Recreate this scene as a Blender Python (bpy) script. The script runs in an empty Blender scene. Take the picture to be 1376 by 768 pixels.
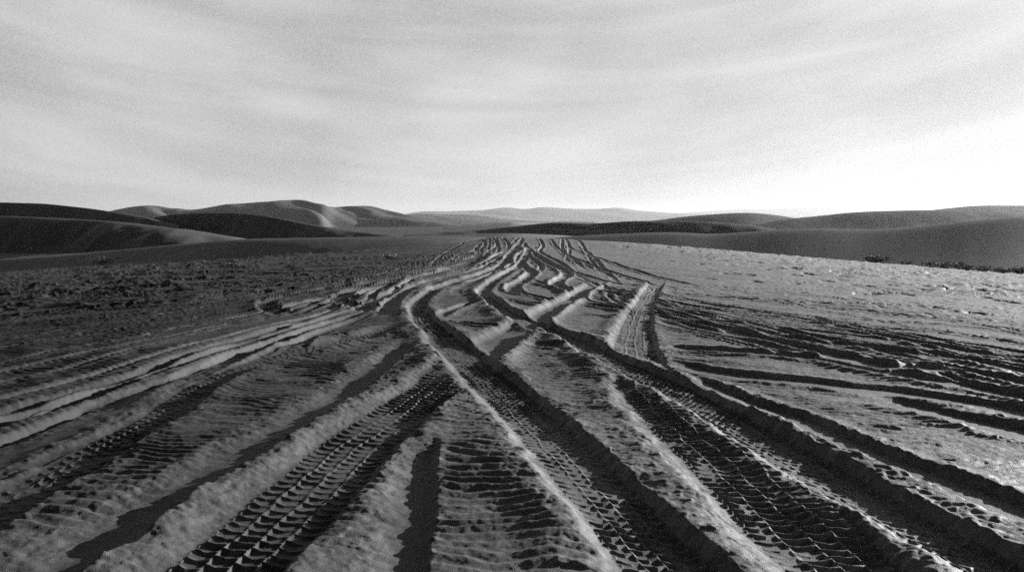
# Black-and-white desert: a low sun rakes across sand criss-crossed by tyre ruts,
# dunes and hazy hills behind.  Everything is a real height field in metres.
import bpy, math, random
import numpy as np

random.seed(7)
rng = np.random.default_rng(7)
C = bpy.context.scene.collection
R = math.radians

# ------------------------------------------------------------------ view set-up
CAM_H = 1.2
F_PX, CX, CY = 1080.0, 688.0, 384.0          # survey camera used to measure the photograph
HORIZON = 296.0
PITCH = math.atan((CY - HORIZON) / F_PX)
SUN_AZ, SUN_EL = R(58), R(12.5)              # clockwise from the viewing direction, above horizon


def ray(px, py):
    u, v = (np.asarray(px, float) - CX) / F_PX, (CY - np.asarray(py, float)) / F_PX
    c, s = math.cos(PITCH), math.sin(PITCH)
    return u, c + v * s, -s + v * c            # right, forward, up


# ------------------------------------------------------------------ numpy noise
def _hash(ix, iy, seed):
    n = (ix.astype(np.int64) * 374761393 + iy.astype(np.int64) * 668265263 + seed * 1442695041) & 0x7fffffff
    n = ((n ^ (n >> 13)) * 1274126177) & 0x7fffffff
    n = (n ^ (n >> 16)) & 0xffff
    return n.astype(np.float32) / 32767.5 - 1.0


def vnoise(x, y, seed=0):
    x0, y0 = np.floor(x), np.floor(y)
    fx, fy = (x - x0).astype(np.float32), (y - y0).astype(np.float32)
    x0 = x0.astype(np.int64); y0 = y0.astype(np.int64)
    fx = fx * fx * fx * (fx * (fx * 6 - 15) + 10); fy = fy * fy * fy * (fy * (fy * 6 - 15) + 10)
    a = _hash(x0, y0, seed); b = _hash(x0 + 1, y0, seed)
    c = _hash(x0, y0 + 1, seed); d = _hash(x0 + 1, y0 + 1, seed)
    return (a + (b - a) * fx) * (1 - fy) + (c + (d - c) * fx) * fy


def fbm(x, y, octaves, seed=0, gain=0.5):
    t, a, n = 0, 1.0, 0.0
    for k in range(octaves):
        ca, sa = math.cos(0.6 * k + .3), math.sin(0.6 * k + .3)
        t = t + a * vnoise((x * ca - y * sa) * 2 ** k, (x * sa + y * ca) * 2 ** k, seed + 17 * k)
        n += a; a *= gain
    return t / n


def sstep(a, b, x):
    t = np.clip((x - a) / (b - a), 0, 1)
    return t * t * (3 - 2 * t)


# ------------------------------------------------------------------ base terrain (smooth)
def terrain(x, y):
    x = np.asarray(x, float); y = np.asarray(y, float)
    right = -0.075 * (np.sqrt(x * x + 25) - 5)
    left = -0.080 * (np.sqrt(x * x + 25) - 5)
    w = sstep(-1, 1, x / 3)
    z = left * (1 - w) + right * w
    z = np.maximum(z, -6.0)
    z = z + 0.22 * np.exp(-((y - 50) / 14) ** 2) * np.exp(-(x / 22) ** 2)
    edge = 42 + 36 * sstep(3, -25, x)
    z = z * (1 - sstep(60, 220, np.hypot(x, y)) * 0.5)
    z = z - 1.6 * sstep(edge, edge + 34, y)
    z = z - 1.2 * sstep(120, 420, np.hypot(x, y))
    return z


def to_ground(px, py):
    """where a sight line meets the sand"""
    u, f, up = ray(px, py)
    up = np.minimum(up, -0.004)
    t = np.full(np.shape(u), 1.0)
    d = CAM_H / -up
    for _ in range(60):
        z = terrain(u * d, f * d)
        d = 0.6 * d + 0.4 * np.clip((CAM_H - z) / -up, 0.5, 75)
    return u * d, f * d


# ------------------------------------------------------------------ ground lattice (fine near, coarse far)
def lattice():
    dense = np.linspace(R(-52), R(52), 2350)
    left = R(-52) - np.geomspace(R(.12), R(128), 60)
    a = np.concatenate([left[::-1], dense, -left[:-1]])
    r = [0.35]
    while r[-1] < 2.35:
        r.append(r[-1] + max(0.006, 0.05 * (2.35 - r[-1])))
    while r[-1] < 13000:
        q = r[-1]
        r.append(q + min(max(0.0038, 0.30 * q * q / (CAM_H * 804)), 0.03 * q))
    return np.array(r), a


rad, ang = lattice()
AA, RR = np.meshgrid(ang, rad)
X = (RR * np.sin(AA)).astype(np.float32); Y = (RR * np.cos(AA)).astype(np.float32)
NR, NA = X.shape
print('ground lattice', NR, NA)
BASE = terrain(X, Y).astype(np.float32)
near = sstep(140, 40, RR).astype(np.float32)
nr_ = RR < 160
xs, ys = X[nr_], Y[nr_]
low = np.zeros_like(BASE)
low[nr_] = 0.10 * fbm(xs / 7, ys / 7, 2, 3) + 0.022 * fbm(xs / 1.3, ys / 1.3, 2, 5)
BASE += low * near
BASE[~nr_] += 1.2 * fbm(X[~nr_] / 160, Y[~nr_] / 160, 3, 9) * sstep(160, 500, RR[~nr_]).astype(np.float32)
H = BASE.copy()

# lumpy sand, wind ripples, dents -------------------------------------------------
lump = 0.011 * fbm(xs / .34, ys / .34, 4, 21, .55)
patch = sstep(-.25, .35, fbm(xs / 1.6, ys / 2.6, 2, 33))
for gx, gy, gr in ((2.5, 4.7, 1.1), (-.2, 3.7, .8), (-2.3, 5.8, 1.2), (-2.1, 3.8, .9), (1.3, 8.0, 1.2), (4.5, 7.0, 1.4)):
    patch = np.maximum(patch, np.exp(-((xs - gx) ** 2 + (ys - gy) ** 2) / gr ** 2))
warp = 0.22 * fbm(xs / .9, ys / .9, 2, 41) + 0.05 * fbm(xs / .22, ys / .3, 2, 43)
lam = 0.094
ph = (ys + warp + 0.10 * xs) / lam
fr = ph - np.floor(ph)
rip = np.where(fr < .68, fr / .68, (1 - fr) / .32)
rip = rip * rip * (3 - 2 * rip)
brk = .35 + .65 * sstep(-.45, .35, fbm(xs / .4 + 7, ys / .16, 2, 51))
rip_amp = 0.0155 * (0.4 + .6 * patch) * brk * sstep(28, 12, ys)
left_rough = sstep(0, -14, xs) * sstep(7, 16, ys) + .5 * sstep(4, 12, xs) * sstep(12, 20, ys)
tuss = np.maximum(fbm(xs / .75, ys / .55, 4, 61, .62) - .05, 0) * 0.24 * left_rough * sstep(75, 40, ys)
dv = fbm(xs / .5, ys / .8, 2, 71)
dent = -0.055 * sstep(.36, .6, dv) * sstep(11, 15, ys) * sstep(2, 8, xs)
micro = 0.0024 * fbm(xs / .035, ys / .035, 2, 81)
H[nr_] += (lump + rip * rip_amp + tuss + dent + micro) * near[nr_]
ROUGH = np.zeros_like(H); ROUGH[nr_] = (0.016 * fbm(xs / .16, ys / .16, 3, 91, .6) + micro) * near[nr_]


# ------------------------------------------------------------------ tyre ruts pressed into the lattice
def catmull(p, n=14):
    p = np.array(p, float)
    p = np.vstack([2 * p[0] - p[1], p, 2 * p[-1] - p[-2]])
    out = []
    for i in range(1, len(p) - 2):
        t = np.linspace(0, 1, n, endpoint=False)[:, None]
        a, b, c, d = p[i - 1], p[i], p[i + 1], p[i + 2]
        out.append(.5 * (2 * b + (c - a) * t + (2 * a - 5 * b + 4 * c - d) * t * t + (3 * b - a - 3 * c + d) * t ** 3))
    out.append(p[-2][None])
    return np.vstack(out)


def resample(px, run_on=False):
    q = catmull(px)
    gx, gy = to_ground(q[:, 0], q[:, 1])
    P = np.stack([gx, gy], 1)
    if run_on:                                         # keep rolling past the edge of the view
        d = P[-1] - P[-4]; d /= np.hypot(*d) + 1e-9
        more = []
        for k in range(1, 30):
            c = P[-1] + d * .4 * k
            if c[1] < .6: break
            more.append(c)
        if more: P = np.vstack([P, more])
    seg = np.hypot(*np.diff(P, axis=0).T)
    keep = np.concatenate([[True], seg > 1e-4]); P = P[keep]
    s = np.concatenate([[0], np.cumsum(np.hypot(*np.diff(P, axis=0).T))])
    out, t = [], 0.0
    while t < s[-1]:
        x = np.interp(t, s, P[:, 0]); y = np.interp(t, s, P[:, 1])
        out.append((x, y)); t += max(.07, .02 * math.hypot(x, y))
    out.append(tuple(P[-1]))
    return np.array(out)


DIST = np.full((NR, NA), 9.0, np.float32)
SGN = np.zeros((NR, NA), np.float32)
ALONG = np.zeros((NR, NA), np.float32)


def rut(px, hw=.17, depth=.05, bl=.035, br=.03, wall=.06, sig=.075, tread=0.0, fade=(0.6, 0.0), pitch=.09, seed=None,
        flare=1.0, wl=None, rag=1.0, carve=False):
    """bl / br: heights of the pushed-up berms left and right when walking away from the viewer"""
    global H
    seed = rut.n if seed is None else seed
    depth, bl, br = depth * RELIEF, bl * RELIEF * .9, br * RELIEF * .8
    rut.n += 1
    P = resample(px, fade[1] == 0 or px[-1][0] < -20)
    wl = max(wall, .62 * hw) if wl is None else wl
    W = hw + max(wall, wl) + 3.0 * sig * flare
    s0 = 0.0
    boxes = [NR, 0, NA, 0]
    for (x0, y0), (x1, y1) in zip(P[:-1], P[1:]):
        L = math.hypot(x1 - x0, y1 - y0)
        if L < 1e-5:
            continue
        rs = (math.hypot(x0, y0), math.hypot(x1, y1))
        r0, r1 = max(min(rs) - W, .3), max(rs) + W
        as_ = (math.atan2(x0, y0), math.atan2(x1, y1)); m = math.asin(min(1, W / r0))
        i0, i1 = np.searchsorted(rad, [r0, r1]); j0, j1 = np.searchsorted(ang, [min(as_) - m, max(as_) + m])
        i1 = min(i1 + 1, NR); j1 = min(j1 + 1, NA)
        if i1 <= i0 or j1 <= j0:
            s0 += L; continue
        ux, uy = (x1 - x0) / L, (y1 - y0) / L
        dx, dy = X[i0:i1, j0:j1] - x0, Y[i0:i1, j0:j1] - y0
        t = np.clip(dx * ux + dy * uy, 0, L)
        ex, ey = dx - t * ux, dy - t * uy
        d = np.sqrt(ex * ex + ey * ey)
        sd = dx * uy - dy * ux                 # >0 to the right of travel
        D = DIST[i0:i1, j0:j1]
        up = d < D
        D[up] = d[up]
        SGN[i0:i1, j0:j1][up] = np.sign(sd[up])
        ALONG[i0:i1, j0:j1][up] = (s0 + t)[up]
        boxes = [min(boxes[0], i0), max(boxes[1], i1), min(boxes[2], j0), max(boxes[3], j1)]
        s0 += L
    i0, i1, j0, j1 = boxes
    if i1 <= i0:
        return
    D = DIST[i0:i1, j0:j1]
    idx = np.nonzero(D < W)
    q = D[idx] ; sg = SGN[i0:i1, j0:j1][idx]; t = ALONG[i0:i1, j0:j1][idx]
    D[...] = 9.0
    x, y = X[i0:i1, j0:j1][idx], Y[i0:i1, j0:j1][idx]
    # travel runs from far to near: flip so that +s is the viewer's right
    s = -q * sg
    calm = sstep(30, 7, np.hypot(x, y))
    dd = np.hypot(x, y)
    wob = calm * rag * (0.024 * fbm(x / .3, y / .3, 3, 100 + seed, .6) + 0.004 * fbm(x / .06, y / .06, 2, 130 + seed))
    s = (s + wob * min(1, hw / .19)) / (1 - .38 * sstep(6, 13, dd))       # softer sand further on: narrower, crisper ruts
    q = np.abs(s)
    sd = sig * np.where(s < 0, 1.0, 0.8) * flare
    bh = np.where(s < 0, bl, br) * (1 + .45 * rag * vnoise(t / .5, s * 0 + seed, 5) + .35 * rag * calm * fbm(x / .2, y / .2, 2, 200 + seed))
    wv = np.where(s < 0, wl, wall) * (1 + .25 * calm * vnoise(x / .25, y / .25, 230 + seed))
    cut = 1 - sstep(hw, hw + wv, q)
    crest = hw + wv * 1.0
    berm = bh * np.exp(-((q - crest) / np.where(q > crest, sd, wv * .8)) ** 2)
    prof = -depth * cut
    b = BASE[i0:i1, j0:j1][idx]; h = H[i0:i1, j0:j1][idx]
    rough = ROUGH[i0:i1, j0:j1][idx]
    m = 1 - sstep(crest - .2 * wv, crest + .7 * sd, q)
    inner = 1 - sstep(hw * .75, hw + wv * .7, q)
    walls = sstep(hw * .7, hw + wv, q)                 # ripples and lumps survive on the slumped walls
    out = b + prof + rough * rag * (1 - .8 * inner) + (h - b) * .6 * walls
    if tread > 0:
        v = s / hw
        col = np.floor((v + 1) * 2)                          # four rows of blocks
        fv = (v + 1) * 2 - col
        skew = np.where(v < 0, 1, -1) * np.abs(v) * .45 + (col % 2) * .5
        zig = .22 * np.abs(((fv * 1.0) % 1) - .5) * 2
        pt = t / pitch + skew + zig + .12 * vnoise(t / .3, v * 2, seed) + .30 * vnoise(t / .7, 0 * t, seed + 9)
        ft = pt - np.floor(pt)
        lat = np.exp(-((ft - .5) / .17) ** 2)
        lon = np.exp(-(np.minimum(fv, 1 - fv) / .10) ** 2) * (np.abs(v) < .8)
        rib = np.maximum(lat, .8 * lon) * (.7 + .6 * fbm(x / .11, y / .11, 2, 300 + seed)) * np.clip(.95 + .7 * fbm(x / .45, y / .45, 2, 310 + seed), .5, 1.15)
        env = (1 - sstep(.92, 1.12, np.abs(v))) * (.75 + .35 * vnoise(t / .9, 0 * t, seed + 3))
        out = out + tread * rib * env
    endf = sstep(0, max(fade[0], 1e-3), t) * (sstep(s0, s0 - max(fade[1], 1e-3), t) if fade[1] > 0 else 1)
    m = m * endf
    clod = np.maximum(fbm(x / .055, y / .055, 2, 400 + seed) - .22, 0) * .011 * calm * np.exp(-((q - crest) / (sd * 1.1)) ** 2) * sstep(hw * .8, hw + wv * .5, q)
    if carve:                                          # a light wheel line scored into whatever lies there
        dep = cut * (.75 + .35 * vnoise(t / 1.3, 0 * t + seed, 7))
        H[i0:i1, j0:j1][idx] = h + (-depth * dep + berm) * endf
    else:
        H[i0:i1, j0:j1][idx] = h * (1 - m) + out * m + (berm + clod) * endf


rut.n = 1
RELIEF = 0.46

# --- ruts on the far field, oldest first -----------------------------------------
FAN = dict(rag=.5, carve=True, hw=.05, wall=.035, wl=.11, sig=.075)
for k in range(18):      # fan of old tracks running off to the left
    y_end = 366 + 7 * k + random.uniform(-5, 5)
    x0 = 690 + random.uniform(-45, 40); y0 = random.uniform(319, 337)
    xm = random.uniform(520, 660); ym = y0 + (y_end - y0) * random.uniform(.10, .24) + 10
    wv_ = random.uniform(-5, 5)
    rut([(x0, y0), ((x0 + xm) / 2 + random.uniform(-8, 8), (y0 + ym) / 2 + 3), (xm, ym), (xm - 170, ym + (y_end - ym) * .30 + wv_),
         (xm - 380, ym + (y_end - ym) * .62 - wv_), (-140, y_end + 8)],
        depth=random.uniform(.09, .15), bl=random.uniform(.02, .05), br=random.uniform(.04, .08), fade=(7, 4), **FAN)
for k in range(17):      # and to the right
    y_end = 400 + 8.5 * k + random.uniform(-5, 5)
    x0 = random.uniform(700, 850); y0 = random.uniform(362, 386)
    xm = x0 + random.uniform(40, 90); ym = y0 + (y_end - y0) * random.uniform(.1, .25) + 2
    wv_ = random.uniform(-4, 4)
    rut([(x0, y0), (xm, ym), (xm + 200, ym + (y_end - ym) * .36 + wv_),
         (xm + 420, ym + (y_end - ym) * .72 - wv_), (1470, y_end + 8)],
        depth=random.uniform(.04, .075), bl=random.uniform(.03, .05), br=.025, fade=(4, 0), **FAN)
for k in range(9):      # faint wheel lines over the pale sand on the right
    y_end = 385 + 21 * k + random.uniform(-6, 6)
    x0 = random.uniform(760, 930); y0 = 352 + 9 * k + random.uniform(-3, 3)
    w_ = random.uniform(-3, 3)
    rut([(x0, y0), (x0 + 160, y0 + (y_end - y0) * .22 + w_), (x0 + 330, y0 + (y_end - y0) * .55 - w_), (1450, y_end + 6)],
        hw=.03, wall=.03, wl=.07, depth=.05, bl=.03, br=.02, sig=.05, rag=.4, carve=True, fade=(3, 0))
for k in range(9):      # weaving tracks up to the crest
    x, amp, phs = 695 + random.uniform(-60, 60), random.uniform(3, 11), random.uniform(0, 6)
    tgt = 690 + (x - 695) * random.uniform(1, 2.6) + random.uniform(-40, 40)
    pts = []
    for j in range(12):
        f = j / 11.0
        pts.append((x + (tgt - x) * f ** 1.2 + amp * (.3 + 1.2 * f) * math.sin(phs + 6.5 * f), 318.5 + 64 * f ** 1.9))
    rut(pts[:random.randint(8, 12)], hw=.09, wall=.05, wl=.08, depth=.07, bl=.035, br=.035, fade=(6, 5), sig=.08)
WV = dict(hw=.10, wall=.05, wl=.08, sig=.08, depth=.08, bl=.05, br=.05)
for pts in ([(676, 320), (684, 330), (680, 340), (662, 350), (636, 361), (600, 372)],
            [(662, 321), (668, 329), (655, 338), (622, 349), (570, 360), (500, 372)],
            [(640, 320), (652, 327), (645, 335), (610, 344), (560, 352), (470, 364)],
            [(612, 321), (622, 327), (606, 334), (560, 343), (490, 354)],
            [(700, 319), (692, 328), (702, 338), (716, 347), (728, 355), (722, 364)],
            [(722, 320), (730, 329), (726, 337), (738, 345), (757, 353), (770, 362), (812, 374), (880, 384)],
            [(738, 321), (750, 332), (765, 344), (800, 356), (856, 372), (930, 388)],
            [(756, 324), (775, 335), (815, 350), (880, 368), (960, 384)],
            [(688, 343), (668, 352), (640, 361), (600, 369), (550, 380)],
            [(668, 366), (640, 377), (621, 386), (613, 393), (622, 399), (640, 402)]):
    rut(pts, fade=(11, 3), rag=.6, **WV)

rs_ = random.Random(21)
for k in range(11):      # shallow waving ruts over the left middle distance
    t = k / 10.0 + rs_.uniform(-.03, .03)
    wv_ = rs_.uniform(-3, 3)
    rut([(676 - 30 * t, 335 + 12 * t), (610, 344 + 17 * t), (540, 351 + 24 * t + wv_ * .4), (440, 358 + 32 * t - wv_ * .6), (340, 364 + 41 * t + wv_ * .7),
         (220, 369 + 52 * t - wv_), (100, 373 + 62 * t + wv_), (-40, 377 + 74 * t)],
        hw=.09, wall=.05, wl=.10, sig=.09, rag=.5, depth=.17, bl=.05, br=.09, fade=(4, 0))
for k in range(7):       # ruts that swing down beside the first loop
    o = 9 * k + rs_.uniform(-3, 3); b_ = rs_.uniform(-6, 6)
    rut([(690 - .3 * o, 334 + .15 * o), (655 - .5 * o, 347 + .2 * o), (612 - o, 358 + .25 * o), (566 - 1.4 * o + b_, 371 + .3 * o), (532 - 1.8 * o + b_, 388 + .25 * o), (505 - 2.4 * o, 408 + .2 * o), (440 - 2.6 * o, 426 + .3 * o)],
        hw=.08, wall=.05, wl=.08, sig=.08, rag=.5, depth=.14, bl=.07, br=.07, fade=(4, 4))
FAR = dict(depth=.085, bl=.08, br=.065, sig=.10)
MID = dict(rag=.5, carve=True, wall=.035, wl=.14, depth=.10, bl=.005, br=.06, sig=.09)
rut([(640, 350), (560, 365), (468, 377), (406, 386), (320, 401), (200, 428)], hw=.16, fade=(3, 6), **FAR)
rut([(600, 362), (530, 374), (468, 385), (394, 397), (366, 404), (359, 411), (370, 418), (392, 421), (440, 412)], hw=.2, fade=(4, 2), **FAR)
rut([(620, 362), (560, 372), (505, 383), (470, 393), (456, 401), (461, 407), (482, 411), (504, 416), (520, 420), (508, 428)], hw=.2, fade=(4, 2), **FAR)
rut([(640, 360), (575, 378), (535, 392), (505, 404), (480, 420), (440, 440)], hw=.16, fade=(4, 4), **FAR)
rut([(655, 360), (600, 372), (560, 384), (538, 398), (525, 412), (520, 430)], hw=.16, fade=(4, 2), **FAR)
# evenly spread wheel lines sweeping off to the left
for k in range(17):
    t = k / 16.0 + random.uniform(-.024, .024)
    row = [(640, 357 + 20 * t), (520, 368 + 50 * t), (430, 376 + 78 * t), (340, 383 + 108 * t), (255, 388 + 140 * t), (170, 393 + 172 * t), (85, 397 + 205 * t), (0, 400 + 240 * t), (-100, 404 + 280 * t)]
    row = [(x, y + random.uniform(-1.6, 1.6)) for x, y in row][random.choice((0, 0, 1, 1, 2)):]
    rut(row, hw=random.uniform(.035, .06), wall=.03, wl=.08, sig=.06, rag=.45, depth=random.uniform(.10, .14), bl=random.uniform(.0, .025), br=random.uniform(.035, .065),
        fade=(3, 0), tread=.008 * (k % 3 == 0))
# right fan
MIR = dict(rag=.4, depth=.055, bl=.06, br=.035, sig=.09)
rut([(860, 385), (950, 393), (1036, 400), (1122, 407), (1184, 414), (1246, 422), (1308, 430), (1376, 440), (1460, 452)], hw=.12, fade=(2, 0), **MIR)
rut([(700, 371), (760, 385), (820, 391), (879, 397), (958, 407), (1036, 416), (1098, 424), (1160, 433), (1234, 446), (1283, 454), (1376, 468), (1470, 484)], hw=.16, fade=(2, 0), **MIR)
rut([(1050, 422), (1110, 432), (1160, 440), (1246, 456), (1310, 467), (1376, 477), (1470, 492)], hw=.16, tread=.02, pitch=.3, fade=(1.5, 0), **MIR)
rut([(1000, 430), (1078, 444), (1174, 456), (1234, 465), (1295, 475), (1376, 490), (1470, 506)], hw=.14, fade=(2, 0), **MIR)
rut([(876, 459), (908, 462), (982, 467), (1056, 472), (1120, 479), (1180, 491), (1230, 500), (1290, 508), (1376, 524), (1470, 544)], hw=.17, fade=(.4, 0), **MIR)
rut([(745, 402), (775, 403), (834, 412), (876, 419), (958, 432), (1007, 444), (1085, 462), (1160, 479), (1209, 487), (1258, 488), (1332, 497), (1376, 506), (1470, 522)], hw=.17, fade=(1, 0), **MIR)
rut([(880, 482), (933, 490), (1007, 499), (1098, 507), (1147, 514), (1209, 518), (1258, 524), (1332, 535), (1376, 546), (1470, 566)], hw=.17, fade=(.4, 0), **MIR)
rut([(1070, 518), (1120, 523), (1178, 529), (1262, 546), (1330, 560), (1376, 572), (1470, 596)], hw=.17, fade=(1.2, 0), **MIR)
# short links between the loops
rut([(582, 427), (612, 415), (644, 405)], hw=.1, depth=.05, bl=.05, br=.04, fade=(.6, .6))
rut([(587, 430), (616, 433), (660, 437), (712, 441)], hw=.07, depth=.04, bl=.04, br=.03, fade=(.5, .6))
rut([(664, 401), (708, 406), (742, 411)], hw=.08, depth=.04, bl=.05, br=.03, fade=(.6, .6))
rut([(763, 416), (795, 419), (845, 423)], hw=.09, depth=.05, bl=.05, br=.03, fade=(.6, .6))
rut([(768, 444), (800, 446), (836, 450)], hw=.07, depth=.04, bl=.04, br=.03, fade=(.4, .6))
rut([(690, 459), (733, 462), (790, 468)], hw=.10, depth=.05, bl=.05, br=.03, fade=(.5, .6))
# weaving pair right of the middle
rut([(722, 330), (704, 340), (698, 348), (706, 357), (716, 364), (706, 374), (691, 382), (694, 390), (720, 397), (760, 404), (800, 408)], hw=.19, fade=(1, 1), **FAR)
rut([(702, 326), (716, 340), (735, 350), (757, 360), (762, 368), (748, 378), (758, 385), (776, 391), (778, 396), (768, 402)], hw=.18, fade=(1, 1), **FAR)

# --- near ruts --------------------------------------------------------------------
rut([(575, 575), (569, 620), (565, 660), (559, 700), (548, 768), (530, 860)], hw=.03, wall=.05, depth=.065, bl=.0, br=.008, sig=.06, wl=.2, fade=(.55, 0))
rut([(262, 499), (210, 525), (171, 545), (85, 587), (0, 618), (-110, 662)], hw=.075, depth=.055, bl=.015, br=.045, sig=.10, wl=.2, fade=(.8, 0))
rut([(562, 452), (520, 484), (455, 534), (367, 589), (299, 628), (222, 671), (171, 709), (94, 762), (-60, 862)], hw=.07, depth=.055, bl=.015, br=.045, sig=.10, wl=.2, fade=(.8, 0))
rut([(556, 431), (503, 450), (443, 463), (384, 476), (299, 505), (240, 540), (171, 582), (85, 632), (0, 683), (-130, 760)],
    hw=.14, depth=.06, bl=.05, br=.05, sig=.16, wl=.17, tread=.014, fade=(1, 0))
# straight track that passes under the two loops
rut([(800, 379), (772, 396), (718, 429), (662, 464), (608, 502), (555, 540), (482, 592), (447, 622), (372, 692), (305, 756), (150, 900)],
    hw=.20, depth=.06, bl=.05, br=.055, sig=.16, wl=.17, tread=.017, pitch=.074, fade=(1.5, 0))
rut([(806, 376), (772, 396), (718, 429), (662, 464), (630, 486)], hw=.20, depth=.10, bl=.02, br=.085, sig=.10, wl=.22, rag=.3, fade=(1, .5))
rut([(886, 372), (873, 392), (862, 412), (856, 430), (853, 450), (855, 474), (866, 506), (897, 545), (967, 600), (1045, 666), (1125, 739), (1250, 850)],
    hw=.21, depth=.055, bl=.05, br=.04, sig=.16, wl=.15, tread=.020, pitch=.072, fade=(2.2, 0))
rut([(905, 498), (950, 515), (1000, 534), (1062, 553), (1133, 582), (1197, 606), (1294, 640), (1376, 672), (1490, 718)],
    hw=.12, depth=.06, bl=.06, br=.05, sig=.09, fade=(.5, 0))
rut([(703, 322), (690, 336), (676, 352), (650, 366), (615, 378), (586, 390), (567, 404), (563, 414), (573, 430), (600, 456), (640, 490),
     (702, 542), (758, 598), (803, 641), (870, 713), (925, 768), (1040, 890)],
    hw=.16, depth=.08, bl=.085, br=.06, sig=.2, wl=.13, tread=.019, pitch=.076, fade=(2, 0))
rut([(712, 330), (706, 345), (690, 360), (668, 374), (654, 386), (652, 396), (676, 414), (713, 430), (748, 443), (782, 456), (815, 473),
     (862, 494), (925, 524), (1010, 570), (1095, 615), (1190, 666), (1285, 713), (1400, 770), (1560, 845)],
    hw=.15, depth=.085, bl=.085, br=.06, sig=.18, wl=.12, tread=.019, pitch=.076, fade=(2, 0))


# ------------------------------------------------------------------ materials
def N(nt, t, **kw):
    n = nt.nodes.new(t)
    for k, v in kw.items():
        setattr(n, k, v)
    return n


def sand(name, value, spread=.18, bump=.6, grain=1.0, rough=.6, spec=.35, scale=1.0, painted_shade=False):
    m = bpy.data.materials.new(name); m.use_nodes = True
    nt = m.node_tree; b = nt.nodes['Principled BSDF']
    L = nt.links.new
    geo = N(nt, 'ShaderNodeNewGeometry')
    big = N(nt, 'ShaderNodeTexNoise'); big.inputs['Scale'].default_value = 2.2 * scale; big.inputs['Detail'].default_value = 5
    fine = N(nt, 'ShaderNodeTexNoise'); fine.inputs['Scale'].default_value = 260 * scale; fine.inputs['Detail'].default_value = 2
    mid = N(nt, 'ShaderNodeTexNoise'); mid.inputs['Scale'].default_value = 24 * scale; mid.inputs['Detail'].default_value = 4
    mid.inputs['Roughness'].default_value = .7
    for t in (big, fine, mid):
        L(geo.outputs['Position'], t.inputs['Vector'])
    mul = N(nt, 'ShaderNodeMath', operation='MULTIPLY_ADD'); mul.inputs[1].default_value = spread * value * 2
    mul.inputs[2].default_value = value * (1 - spread)
    L(big.outputs['Fac'], mul.inputs[0])
    m2 = N(nt, 'ShaderNodeMath', operation='MULTIPLY_ADD'); m2.inputs[1].default_value = 3.6 * grain; m2.inputs[2].default_value = 1 - 1.8 * grain
    mixg = N(nt, 'ShaderNodeMath', operation='ADD'); hlf = N(nt, 'ShaderNodeMath', operation='MULTIPLY'); hlf.inputs[1].default_value = .5
    L(fine.outputs['Fac'], mixg.inputs[0]); L(mid.outputs['Fac'], mixg.inputs[1]); L(mixg.outputs[0], hlf.inputs[0])
    L(hlf.outputs[0], m2.inputs[0])
    m3 = N(nt, 'ShaderNodeMath', operation='MULTIPLY')
    L(mul.outputs[0], m3.inputs[0]); L(m2.outputs[0], m3.inputs[1])
    if painted_shade:
        # shade on the left and brightness on the right painted into the sand colour
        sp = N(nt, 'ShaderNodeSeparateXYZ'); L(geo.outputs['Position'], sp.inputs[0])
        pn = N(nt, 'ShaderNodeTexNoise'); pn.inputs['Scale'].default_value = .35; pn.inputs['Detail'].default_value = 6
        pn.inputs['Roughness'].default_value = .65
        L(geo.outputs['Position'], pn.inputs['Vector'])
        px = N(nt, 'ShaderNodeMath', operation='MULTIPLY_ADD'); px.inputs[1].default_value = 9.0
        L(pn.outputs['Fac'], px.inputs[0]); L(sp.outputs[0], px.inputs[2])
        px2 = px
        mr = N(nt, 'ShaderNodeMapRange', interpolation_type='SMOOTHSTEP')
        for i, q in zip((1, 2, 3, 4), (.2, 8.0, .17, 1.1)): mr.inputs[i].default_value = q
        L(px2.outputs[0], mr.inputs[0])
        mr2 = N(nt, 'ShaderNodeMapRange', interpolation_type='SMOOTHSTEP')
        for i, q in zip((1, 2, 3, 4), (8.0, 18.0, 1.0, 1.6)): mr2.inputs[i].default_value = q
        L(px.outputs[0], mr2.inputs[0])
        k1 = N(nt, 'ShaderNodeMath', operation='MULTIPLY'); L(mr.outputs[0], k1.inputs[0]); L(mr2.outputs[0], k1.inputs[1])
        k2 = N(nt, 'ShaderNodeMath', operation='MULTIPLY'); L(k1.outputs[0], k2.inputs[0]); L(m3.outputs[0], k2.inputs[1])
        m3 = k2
    comb = N(nt, 'ShaderNodeCombineColor')
    for i in range(3):
        L(m3.outputs[0], comb.inputs[i])
    L(comb.outputs[0], b.inputs['Base Color'])
    b.inputs['Roughness'].default_value = rough
    b.inputs['Specular IOR Level'].default_value = spec
    bm = N(nt, 'ShaderNodeBump'); bm.inputs['Strength'].default_value = bump; bm.inputs['Distance'].default_value = .006 / scale
    L(fine.outputs['Fac'], bm.inputs['Height'])
    L(bm.outputs[0], b.inputs['Normal'])
    return m


M_SAND = sand('sand', .18, painted_shade=True)
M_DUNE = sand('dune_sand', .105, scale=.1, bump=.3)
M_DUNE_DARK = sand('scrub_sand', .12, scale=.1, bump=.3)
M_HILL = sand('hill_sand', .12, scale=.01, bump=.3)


def mesh_obj(name, verts, faces, mat, smooth=True):
    me = bpy.data.meshes.new(name)
    verts = np.asarray(verts, np.float32); faces = np.asarray(faces, np.int32)
    k = faces.shape[1]
    me.vertices.add(len(verts)); me.vertices.foreach_set('co', verts.ravel())
    me.loops.add(faces.size); me.loops.foreach_set('vertex_index', faces.ravel())
    me.polygons.add(len(faces)); me.polygons.foreach_set('loop_start', np.arange(0, faces.size, k, dtype=np.int32))
    me.polygons.foreach_set('use_smooth', np.full(len(faces), smooth))
    me.update(calc_edges=True)
    me.materials.append(mat)
    o = bpy.data.objects.new(name, me); C.objects.link(o)
    return o


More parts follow.
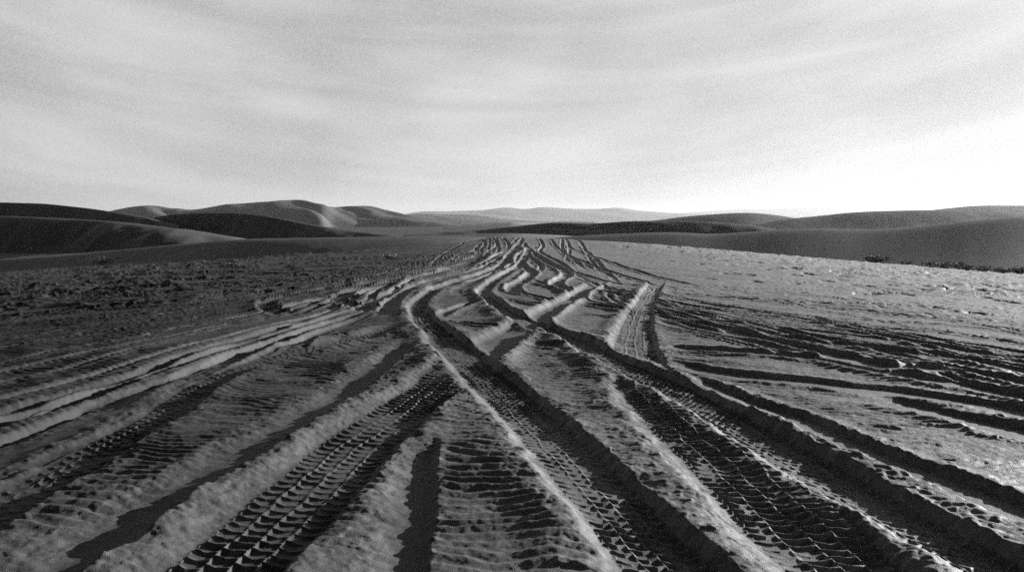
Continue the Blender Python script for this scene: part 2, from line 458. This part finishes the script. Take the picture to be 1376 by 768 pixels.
def grid_faces(n, m, wrap=False):
    i = np.arange(n - 1)[:, None]; j = np.arange(m if wrap else m - 1)[None]
    j2 = (j + 1) % m
    return np.stack([i * m + j, i * m + j2, (i + 1) * m + j2, (i + 1) * m + j], -1).reshape(-1, 4)


def tag(o, label, cat, kind=None, group=None):
    o['label'] = label; o['category'] = cat
    if kind: o['kind'] = kind
    if group: o['group'] = group
    return o


verts = np.stack([X, Y, H], -1).reshape(-1, 3)
faces = grid_faces(NR, NA, wrap=True)[:, ::-1]
# close the small patch under the viewer's feet with a fan of quads onto a centre ring
cen = len(verts)
verts = np.vstack([verts, [[0, 0, float(H[0].mean())]]])
j = np.arange(0, NA - 1, 2)
fan = np.stack([np.full_like(j, cen), j, j + 1, (j + 2) % NA], -1)
faces = np.vstack([faces, fan])
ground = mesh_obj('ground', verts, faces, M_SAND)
tag(ground, 'rutted sand plain crossed by winding tyre tracks and wind ripples', 'ground', 'structure')


# ------------------------------------------------------------------ dunes and hills
def dune(name, label, crest, lf, lb, foot, mat, sharp=.5, cat='dune', rough=.12, nc=160, nf=44, nb=24, foot_px=None, back=-1.0, seed=0, wave=0.0):
    """crest: (photo x, photo y, distance).  lf/lb: ground length of the near and the far slope."""
    q = catmull(crest, 12)
    n = len(q)
    tt = np.linspace(0, n - 1, nc)
    q = np.stack([np.interp(tt, np.arange(n), q[:, k]) for k in range(3)], 1)
    u, f, up = ray(q[:, 0], q[:, 1])
    D = q[:, 2]
    cx, cy, cz = u * D / f, D, CAM_H + up / f * D
    fz = np.full(nc, foot)
    lfv = np.interp(np.linspace(0, 1, nc), np.linspace(0, 1, len(lf)), lf) if np.ndim(lf) else np.full(nc, lf)
    rows = []
    s = np.linspace(0, 1, nf)[:, None]
    lin = np.where(s < .8, 1.1111 * s, .8889 + 1.1111 * ((s - .8) - (s - .8) ** 2 / .4))
    e = sharp * lin + (1 - sharp) * (3 * s ** 2 - 2 * s ** 3)
    rr = np.hypot(cx, cy); dx, dy = cx / rr, cy / rr
    fx, fy = cx - dx * lfv, cy - dy * lfv
    fz = np.minimum(fz, terrain(fx, fy) - .3)
    cz = np.maximum(cz, fz + .02)
    rows_x = fx + (cx - fx) * s; rows_y = fy + (cy - fy) * s; rows_z = fz + (cz - fz) * e
    s2 = np.linspace(0, 1, nb)[1:, None]
    e2 = 1 - (.25 * s2 + .75 * (3 * s2 ** 2 - 2 * s2 ** 3))
    bx = cx + dx * lb * s2; by = cy + dy * lb * s2; bz = (foot - 1) + (cz - foot + 1) * e2
    Xg, Yg, Zg = np.vstack([rows_x, bx]), np.vstack([rows_y, by]), np.vstack([rows_z, bz])
    md = float(D.mean())
    Hgt = float((cz - fz).max())
    fall = np.vstack([np.sin(np.pi * np.clip(s, 0, 1)) * .9 + .0 * cx, np.sin(np.pi * (1 - s2)) * .9 + 0 * cx])
    Zg = Zg + Hgt * rough * fall * fbm(Xg / (md * .06) + seed, Yg / (md * .10), 3, 500 + seed)
    if wave:
        Zg = Zg + Hgt * wave * fall * np.abs(fbm(Xg / (md * .05) + .6 * Yg / (md * .05), Yg / (md * .2), 2, 520 + seed))
    V = np.stack([Xg, Yg, Zg], -1).reshape(-1, 3)
    o = mesh_obj(name, V, grid_faces(nf + nb - 1, nc), mat)
    tag(o, label, cat, 'structure')
    return o


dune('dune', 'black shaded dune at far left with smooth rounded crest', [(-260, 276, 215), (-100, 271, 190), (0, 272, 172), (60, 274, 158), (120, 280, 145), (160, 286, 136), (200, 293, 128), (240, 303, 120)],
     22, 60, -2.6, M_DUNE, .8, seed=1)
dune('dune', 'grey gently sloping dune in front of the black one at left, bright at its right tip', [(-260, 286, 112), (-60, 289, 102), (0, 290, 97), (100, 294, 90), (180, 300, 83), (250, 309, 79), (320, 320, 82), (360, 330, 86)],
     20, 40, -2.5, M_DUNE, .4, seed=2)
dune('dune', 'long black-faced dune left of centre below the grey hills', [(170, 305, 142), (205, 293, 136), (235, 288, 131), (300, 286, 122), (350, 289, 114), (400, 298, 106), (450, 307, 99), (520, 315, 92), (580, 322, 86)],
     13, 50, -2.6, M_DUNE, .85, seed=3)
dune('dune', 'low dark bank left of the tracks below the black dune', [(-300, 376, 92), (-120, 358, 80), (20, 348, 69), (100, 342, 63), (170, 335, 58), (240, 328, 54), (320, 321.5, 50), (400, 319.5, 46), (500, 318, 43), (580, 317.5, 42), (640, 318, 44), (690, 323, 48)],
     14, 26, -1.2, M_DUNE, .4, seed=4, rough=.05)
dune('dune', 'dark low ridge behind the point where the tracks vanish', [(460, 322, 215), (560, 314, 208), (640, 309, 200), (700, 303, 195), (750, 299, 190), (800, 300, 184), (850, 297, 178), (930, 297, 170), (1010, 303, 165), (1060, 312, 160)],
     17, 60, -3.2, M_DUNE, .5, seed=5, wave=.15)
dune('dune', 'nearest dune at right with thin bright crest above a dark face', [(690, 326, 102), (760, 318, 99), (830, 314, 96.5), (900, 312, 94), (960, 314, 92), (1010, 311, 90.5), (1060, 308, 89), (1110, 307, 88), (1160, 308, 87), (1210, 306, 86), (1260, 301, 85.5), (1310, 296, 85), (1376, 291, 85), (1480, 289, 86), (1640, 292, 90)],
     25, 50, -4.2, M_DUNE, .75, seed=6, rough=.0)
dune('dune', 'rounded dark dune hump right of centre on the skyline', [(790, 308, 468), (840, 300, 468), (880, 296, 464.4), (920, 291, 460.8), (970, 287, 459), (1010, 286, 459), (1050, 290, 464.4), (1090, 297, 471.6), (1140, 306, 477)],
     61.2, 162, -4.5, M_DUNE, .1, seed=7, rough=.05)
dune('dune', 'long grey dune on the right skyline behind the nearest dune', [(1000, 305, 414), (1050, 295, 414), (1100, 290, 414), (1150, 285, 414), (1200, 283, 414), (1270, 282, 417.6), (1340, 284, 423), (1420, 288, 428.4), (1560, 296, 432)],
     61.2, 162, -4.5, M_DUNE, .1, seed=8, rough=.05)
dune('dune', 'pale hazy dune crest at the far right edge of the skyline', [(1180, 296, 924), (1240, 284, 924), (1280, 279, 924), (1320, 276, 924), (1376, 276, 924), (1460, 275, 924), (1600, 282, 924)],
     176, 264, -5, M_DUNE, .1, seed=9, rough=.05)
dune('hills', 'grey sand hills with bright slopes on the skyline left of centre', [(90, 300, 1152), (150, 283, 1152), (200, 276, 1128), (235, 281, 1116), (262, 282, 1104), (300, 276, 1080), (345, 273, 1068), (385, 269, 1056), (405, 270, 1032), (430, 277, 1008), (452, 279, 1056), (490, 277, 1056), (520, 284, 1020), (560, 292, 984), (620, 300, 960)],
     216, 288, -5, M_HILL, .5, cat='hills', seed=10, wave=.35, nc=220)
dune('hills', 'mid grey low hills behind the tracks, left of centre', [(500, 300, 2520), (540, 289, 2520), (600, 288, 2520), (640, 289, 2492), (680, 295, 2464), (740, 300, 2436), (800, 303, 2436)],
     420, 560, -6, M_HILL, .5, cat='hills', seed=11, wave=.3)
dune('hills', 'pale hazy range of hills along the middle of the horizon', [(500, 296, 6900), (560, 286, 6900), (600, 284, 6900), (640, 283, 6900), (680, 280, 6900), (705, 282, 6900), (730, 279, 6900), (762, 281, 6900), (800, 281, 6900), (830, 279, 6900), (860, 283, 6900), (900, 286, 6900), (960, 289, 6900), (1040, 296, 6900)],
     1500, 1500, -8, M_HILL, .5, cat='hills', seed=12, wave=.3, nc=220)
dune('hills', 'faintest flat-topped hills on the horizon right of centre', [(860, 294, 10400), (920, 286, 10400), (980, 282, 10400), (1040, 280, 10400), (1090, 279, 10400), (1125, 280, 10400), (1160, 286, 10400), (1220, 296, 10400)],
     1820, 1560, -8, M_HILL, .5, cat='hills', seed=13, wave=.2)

# ------------------------------------------------------------------ dry shrubs
def leaf_mat(name, v):
    m = bpy.data.materials.new(name); m.use_nodes = True
    nt = m.node_tree; b = nt.nodes['Principled BSDF']
    oi = N(nt, 'ShaderNodeTexNoise'); oi.inputs['Scale'].default_value = 9
    geo = N(nt, 'ShaderNodeNewGeometry'); nt.links.new(geo.outputs['Position'], oi.inputs['Vector'])
    r_ = N(nt, 'ShaderNodeMapRange'); nt.links.new(oi.outputs['Fac'], r_.inputs[0])
    r_.inputs[3].default_value = v * .5; r_.inputs[4].default_value = v * 1.5
    c = N(nt, 'ShaderNodeCombineColor')
    for i in range(3): nt.links.new(r_.outputs[0], c.inputs[i])
    nt.links.new(c.outputs[0], b.inputs['Base Color']); b.inputs['Roughness'].default_value = .8
    return m


M_LEAF, M_STRAW, M_STEM = leaf_mat('dull_leaf', .12), leaf_mat('dry_straw', .22), leaf_mat('dry_stem', .07)


def shrub(name, label, cat, px, dist, w, h, leaf, seed, n_leaf=260, n_twig=34, group=None):
    rs = np.random.default_rng(seed)
    u, f, up = ray(px, 300)
    x, y = float(u * dist / f), float(dist)
    e = bpy.data.objects.new(name, None); C.objects.link(e)
    e.location = (x, y, float(terrain(x, y)) - .02)
    tag(e, label, cat, None, group)
    V, F = [], []
    tips = []
    for k in range(n_twig):
        a = rs.uniform(0, 2 * math.pi); sp = rs.uniform(.15, 1) ** .7
        d = np.array([math.cos(a) * sp * w / 2, math.sin(a) * sp * w / 2, h * (1 - .45 * sp * sp) * rs.uniform(.55, 1.1)])
        base = np.array([math.cos(a), math.sin(a), 0]) * w * .08 * rs.uniform(0, 1)
        midp = base + d * .5 + np.array([0, 0, h * .12]) + rs.normal(0, .04 * w, 3)
        tip = base + d
        tips += [(midp + tip) / 2, tip, midp]
        pts = [base, midp, tip]; rr = [.012, .008, .002]
        o = len(V)
        for p, q in zip(pts, rr):
            for j in range(4):
                b = j * math.pi / 2
                V.append(p + np.array([math.cos(b) * q, math.sin(b) * q, 0]))
        for i in range(2):
            for j in range(4):
                F.append((o + 4 * i + j, o + 4 * i + (j + 1) % 4, o + 4 * i + 4 + (j + 1) % 4, o + 4 * i + 4 + j))
    st_ = mesh_obj('stems', V, F, M_STEM, False); st_.parent = e
    V, F = [], []
    for k in range(n_leaf):
        t = tips[rs.integers(len(tips))] + rs.normal(0, .05 * w, 3) * np.array([1, 1, .6])
        t[2] = max(t[2], .01)
        a = rs.normal(0, 1, 3); a /= np.linalg.norm(a); b = np.cross(a, rs.normal(0, 1, 3)); b /= np.linalg.norm(b) + 1e-6
        l, q = rs.uniform(.03, .07) * (.6 + w * .5), rs.uniform(.012, .03) * (.6 + w * .5)
        o = len(V)
        V += [t - a * l, t + b * q, t + a * l, t - b * q]
        F.append((o, o + 1, o + 2, o + 3))
    lf_ = mesh_obj('foliage', V, F, leaf, False); lf_.parent = e
    return e


GR = 'shrubs along the foot of the right dune'
shrub('shrub', 'largest dark shrub, leftmost of those at the foot of the right dune', 'shrub', 1181, 47, 1.35, .5, M_LEAF, 1, 620, 60, GR)
shrub('shrub', 'small low dark shrub just right of the largest shrub', 'shrub', 1222, 46, .7, .28, M_LEAF, 2, group=GR)
shrub('shrub', 'low dark shrub midway along the row, left of the pale grass clump', 'shrub', 1252, 45.5, .95, .36, M_LEAF, 3, group=GR)
shrub('grass_tuft', 'pale dry grass clump between dark shrubs below the right dune', 'grass tuft', 1271, 44, 1.1, .34, M_STRAW, 4, 300, 60, 'dry grass tufts')
shrub('shrub', 'broad dark shrub right of the pale grass clump', 'shrub', 1290, 45, 1.1, .36, M_LEAF, 5, 460, 54, GR)
shrub('shrub', 'nearest squat dark shrub standing before the broad shrub on the sand edge', 'shrub', 1303, 42, .8, .3, M_LEAF, 6, group=GR)
shrub('grass_tuft', 'wide pale dry grass clump right of the squat shrub', 'grass tuft', 1324, 43.5, 1.3, .3, M_STRAW, 7, 300, 70, 'dry grass tufts')
shrub('shrub', 'dark flat shrub second from the right edge, on the sand edge', 'shrub', 1350, 41, .95, .3, M_LEAF, 8, group=GR)
shrub('shrub', 'dark rounded shrub cut by the right edge of the photo', 'shrub', 1373, 43, 1.1, .4, M_LEAF, 9, 460, 54, GR)
shrub('grass_tuft', 'scraggly pale grass tuft alone at the foot of the low dark bank', 'grass tuft', 524, 27, .55, .2, M_STRAW, 10, 110, 30, 'dry grass tufts')
shrub('shrub', 'dark low shrub alone on the left plain below the dark bank', 'shrub', 309, 29, .5, .2, M_LEAF, 11, 200, 24)
shrub('dead_bush', 'leafless twiggy bush on the left plain below the grey dune', 'bush', 131, 52, 2.2, .75, M_STEM, 12, 60, 60)

# ------------------------------------------------------------------ haze
me = bpy.data.meshes.new('haze')
b_, z0, z1 = 13500.0, -16.0, 230.0
me.from_pydata([(x, y, z) for z in (z0, z1) for x, y in ((-b_, -b_), (b_, -b_), (b_, b_), (-b_, b_))], [],
               [(3, 2, 1, 0), (4, 5, 6, 7), (0, 1, 5, 4), (1, 2, 6, 5), (2, 3, 7, 6), (3, 0, 4, 7)])
mh = bpy.data.materials.new('haze'); mh.use_nodes = True
nt = mh.node_tree; nt.nodes.clear()
out = N(nt, 'ShaderNodeOutputMaterial'); pv = N(nt, 'ShaderNodeVolumePrincipled')
pv.inputs['Color'].default_value = (.9, .9, .9, 1); pv.inputs['Density'].default_value = .00007
pv.inputs['Anisotropy'].default_value = .4
nt.links.new(pv.outputs[0], out.inputs['Volume'])
me.materials.append(mh)
haze = bpy.data.objects.new('haze', me); C.objects.link(haze)
tag(haze, 'thin pale haze over the whole desert', 'haze', 'stuff')

# ------------------------------------------------------------------ sun and sky
sun = bpy.data.lights.new('sun', 'SUN'); sun.energy = 5.0; sun.angle = R(.5); sun.color = (1, 1, 1)
so = bpy.data.objects.new('sun', sun); C.objects.link(so)
so.rotation_euler = (R(90) - SUN_EL, 0, -SUN_AZ + R(180))
from mathutils import Vector
sdir = Vector((math.sin(SUN_AZ) * math.cos(SUN_EL), math.cos(SUN_AZ) * math.cos(SUN_EL), math.sin(SUN_EL)))
so.rotation_euler = sdir.to_track_quat('Z', 'Y').to_euler()

w = bpy.data.worlds.new('World'); bpy.context.scene.world = w; w.use_nodes = True
nt = w.node_tree; nt.nodes.clear(); L = nt.links.new


def M(op, a=None, b=None, c=None, clamp=False):
    n = N(nt, 'ShaderNodeMath', operation=op, use_clamp=clamp)
    for i, v in enumerate((a, b, c)):
        if v is None: continue
        if isinstance(v, (int, float)): n.inputs[i].default_value = v
        else: L(v, n.inputs[i])
    return n.outputs[0]


def ramp(v, lo, hi, a, b):
    n = N(nt, 'ShaderNodeMapRange', interpolation_type='SMOOTHSTEP')
    L(v, n.inputs[0])
    for i, q in zip((1, 2, 3, 4), (lo, hi, a, b)): n.inputs[i].default_value = q
    return n.outputs[0]


tc = N(nt, 'ShaderNodeTexCoord')
sky = N(nt, 'ShaderNodeTexSky', sky_type='NISHITA', sun_disc=False)
sky.sun_elevation = SUN_EL; sky.sun_rotation = SUN_AZ; sky.dust_density = 2.0; sky.air_density = 1.0
sep = N(nt, 'ShaderNodeSeparateColor'); L(sky.outputs[0], sep.inputs[0])
red = M('MULTIPLY', sep.outputs[0], 0.008)            # seen through a red filter, as on black-and-white film
sx = N(nt, 'ShaderNodeSeparateXYZ'); L(tc.outputs['Generated'], sx.inputs[0])
az = M('ARCTAN2', sx.outputs[0], sx.outputs[1]); el = M('ARCSINE', sx.outputs[2])
v = M('SUBTRACT', el, M('MULTIPLY', M('MULTIPLY', az, az), .2))
cv = N(nt, 'ShaderNodeCombineXYZ'); L(M('MULTIPLY', az, 1.1), cv.inputs[0]); L(M('MULTIPLY', v, 10.0), cv.inputs[1])
st = N(nt, 'ShaderNodeTexNoise'); L(cv.outputs[0], st.inputs['Vector'])
st.inputs['Scale'].default_value = 1.7; st.inputs['Detail'].default_value = 5; st.inputs['Roughness'].default_value = .56; st.inputs['Distortion'].default_value = .5
cv2 = N(nt, 'ShaderNodeCombineXYZ'); L(M('MULTIPLY', az, 2.2), cv2.inputs[0]); L(M('MULTIPLY', v, 4.5), cv2.inputs[1]); cv2.inputs[2].default_value = 3.7
bl_ = N(nt, 'ShaderNodeTexNoise'); L(cv2.outputs[0], bl_.inputs['Vector'])
bl_.inputs['Scale'].default_value = 1.6; bl_.inputs['Detail'].default_value = 3
cl = M('ADD', M('MULTIPLY', st.outputs['Fac'], .5), M('MULTIPLY', bl_.outputs['Fac'], .5))
cl = ramp(cl, .32, .70, 0.0, 1.0)                     # thin cirrus streaks
dot = N(nt, 'ShaderNodeVectorMath', operation='DOT_PRODUCT'); L(tc.outputs['Generated'], dot.inputs[0]); dot.inputs[1].default_value = sdir
veil = M('MULTIPLY', ramp(dot.outputs['Value'], -.34, -.04, .01, 1.0), ramp(dot.outputs['Value'], -.1, .95, .50, .575))  # cloud sheet is brighter towards the sun; unseen sky behind dimmed for darker shadows
lowb = ramp(el, 0.25, .42, 1.0, .01)                    # unseen sky overhead dimmed to deepen the shadows
cover = M('MULTIPLY', veil, lowb)
cloud = M('MULTIPLY', cover, M('MULTIPLY_ADD', cl, .26, .405))
gn = N(nt, 'ShaderNodeTexNoise'); L(tc.outputs['Generated'], gn.inputs['Vector']); gn.inputs['Scale'].default_value = 760; gn.inputs['Detail'].default_value = 1
tot = M('ADD', red, cloud)
tot = M('MULTIPLY_ADD', M('MULTIPLY', M('SUBTRACT', gn.outputs['Fac'], .5), .75), M('SUBTRACT', .51, tot), tot)
tot = M('SMOOTH_MIN', tot, .45, .085)
bg = N(nt, 'ShaderNodeBackground'); wo = N(nt, 'ShaderNodeOutputWorld')
cc = N(nt, 'ShaderNodeCombineColor')
for i in range(3): L(tot, cc.inputs[i])
L(cc.outputs[0], bg.inputs['Color']); bg.inputs['Strength'].default_value = 1.0
L(bg.outputs[0], wo.inputs['Surface'])

# ------------------------------------------------------------------ camera and output
cam = bpy.data.cameras.new('camera'); co = bpy.data.objects.new('camera', cam); C.objects.link(co)
cam.sensor_width = 36; cam.lens = 36 * F_PX / (2 * CX); cam.clip_end = 40000; cam.clip_start = .05
co.location = (0, 0, CAM_H); co.rotation_euler = (R(90) - PITCH, 0, 0)
sc = bpy.context.scene
sc.camera = co
sc.view_settings.view_transform = 'Standard'; sc.view_settings.look = 'None'
sc.view_settings.exposure = 0.95; sc.view_settings.gamma = 1.0; sc.view_settings.use_curve_mapping = False
sc.render.engine = 'CYCLES'
sc.cycles.use_denoising = False
sc.cycles.sample_clamp_indirect = 3
sc.cycles.max_bounces = 4; sc.cycles.volume_bounces = 1; sc.cycles.diffuse_bounces = 2
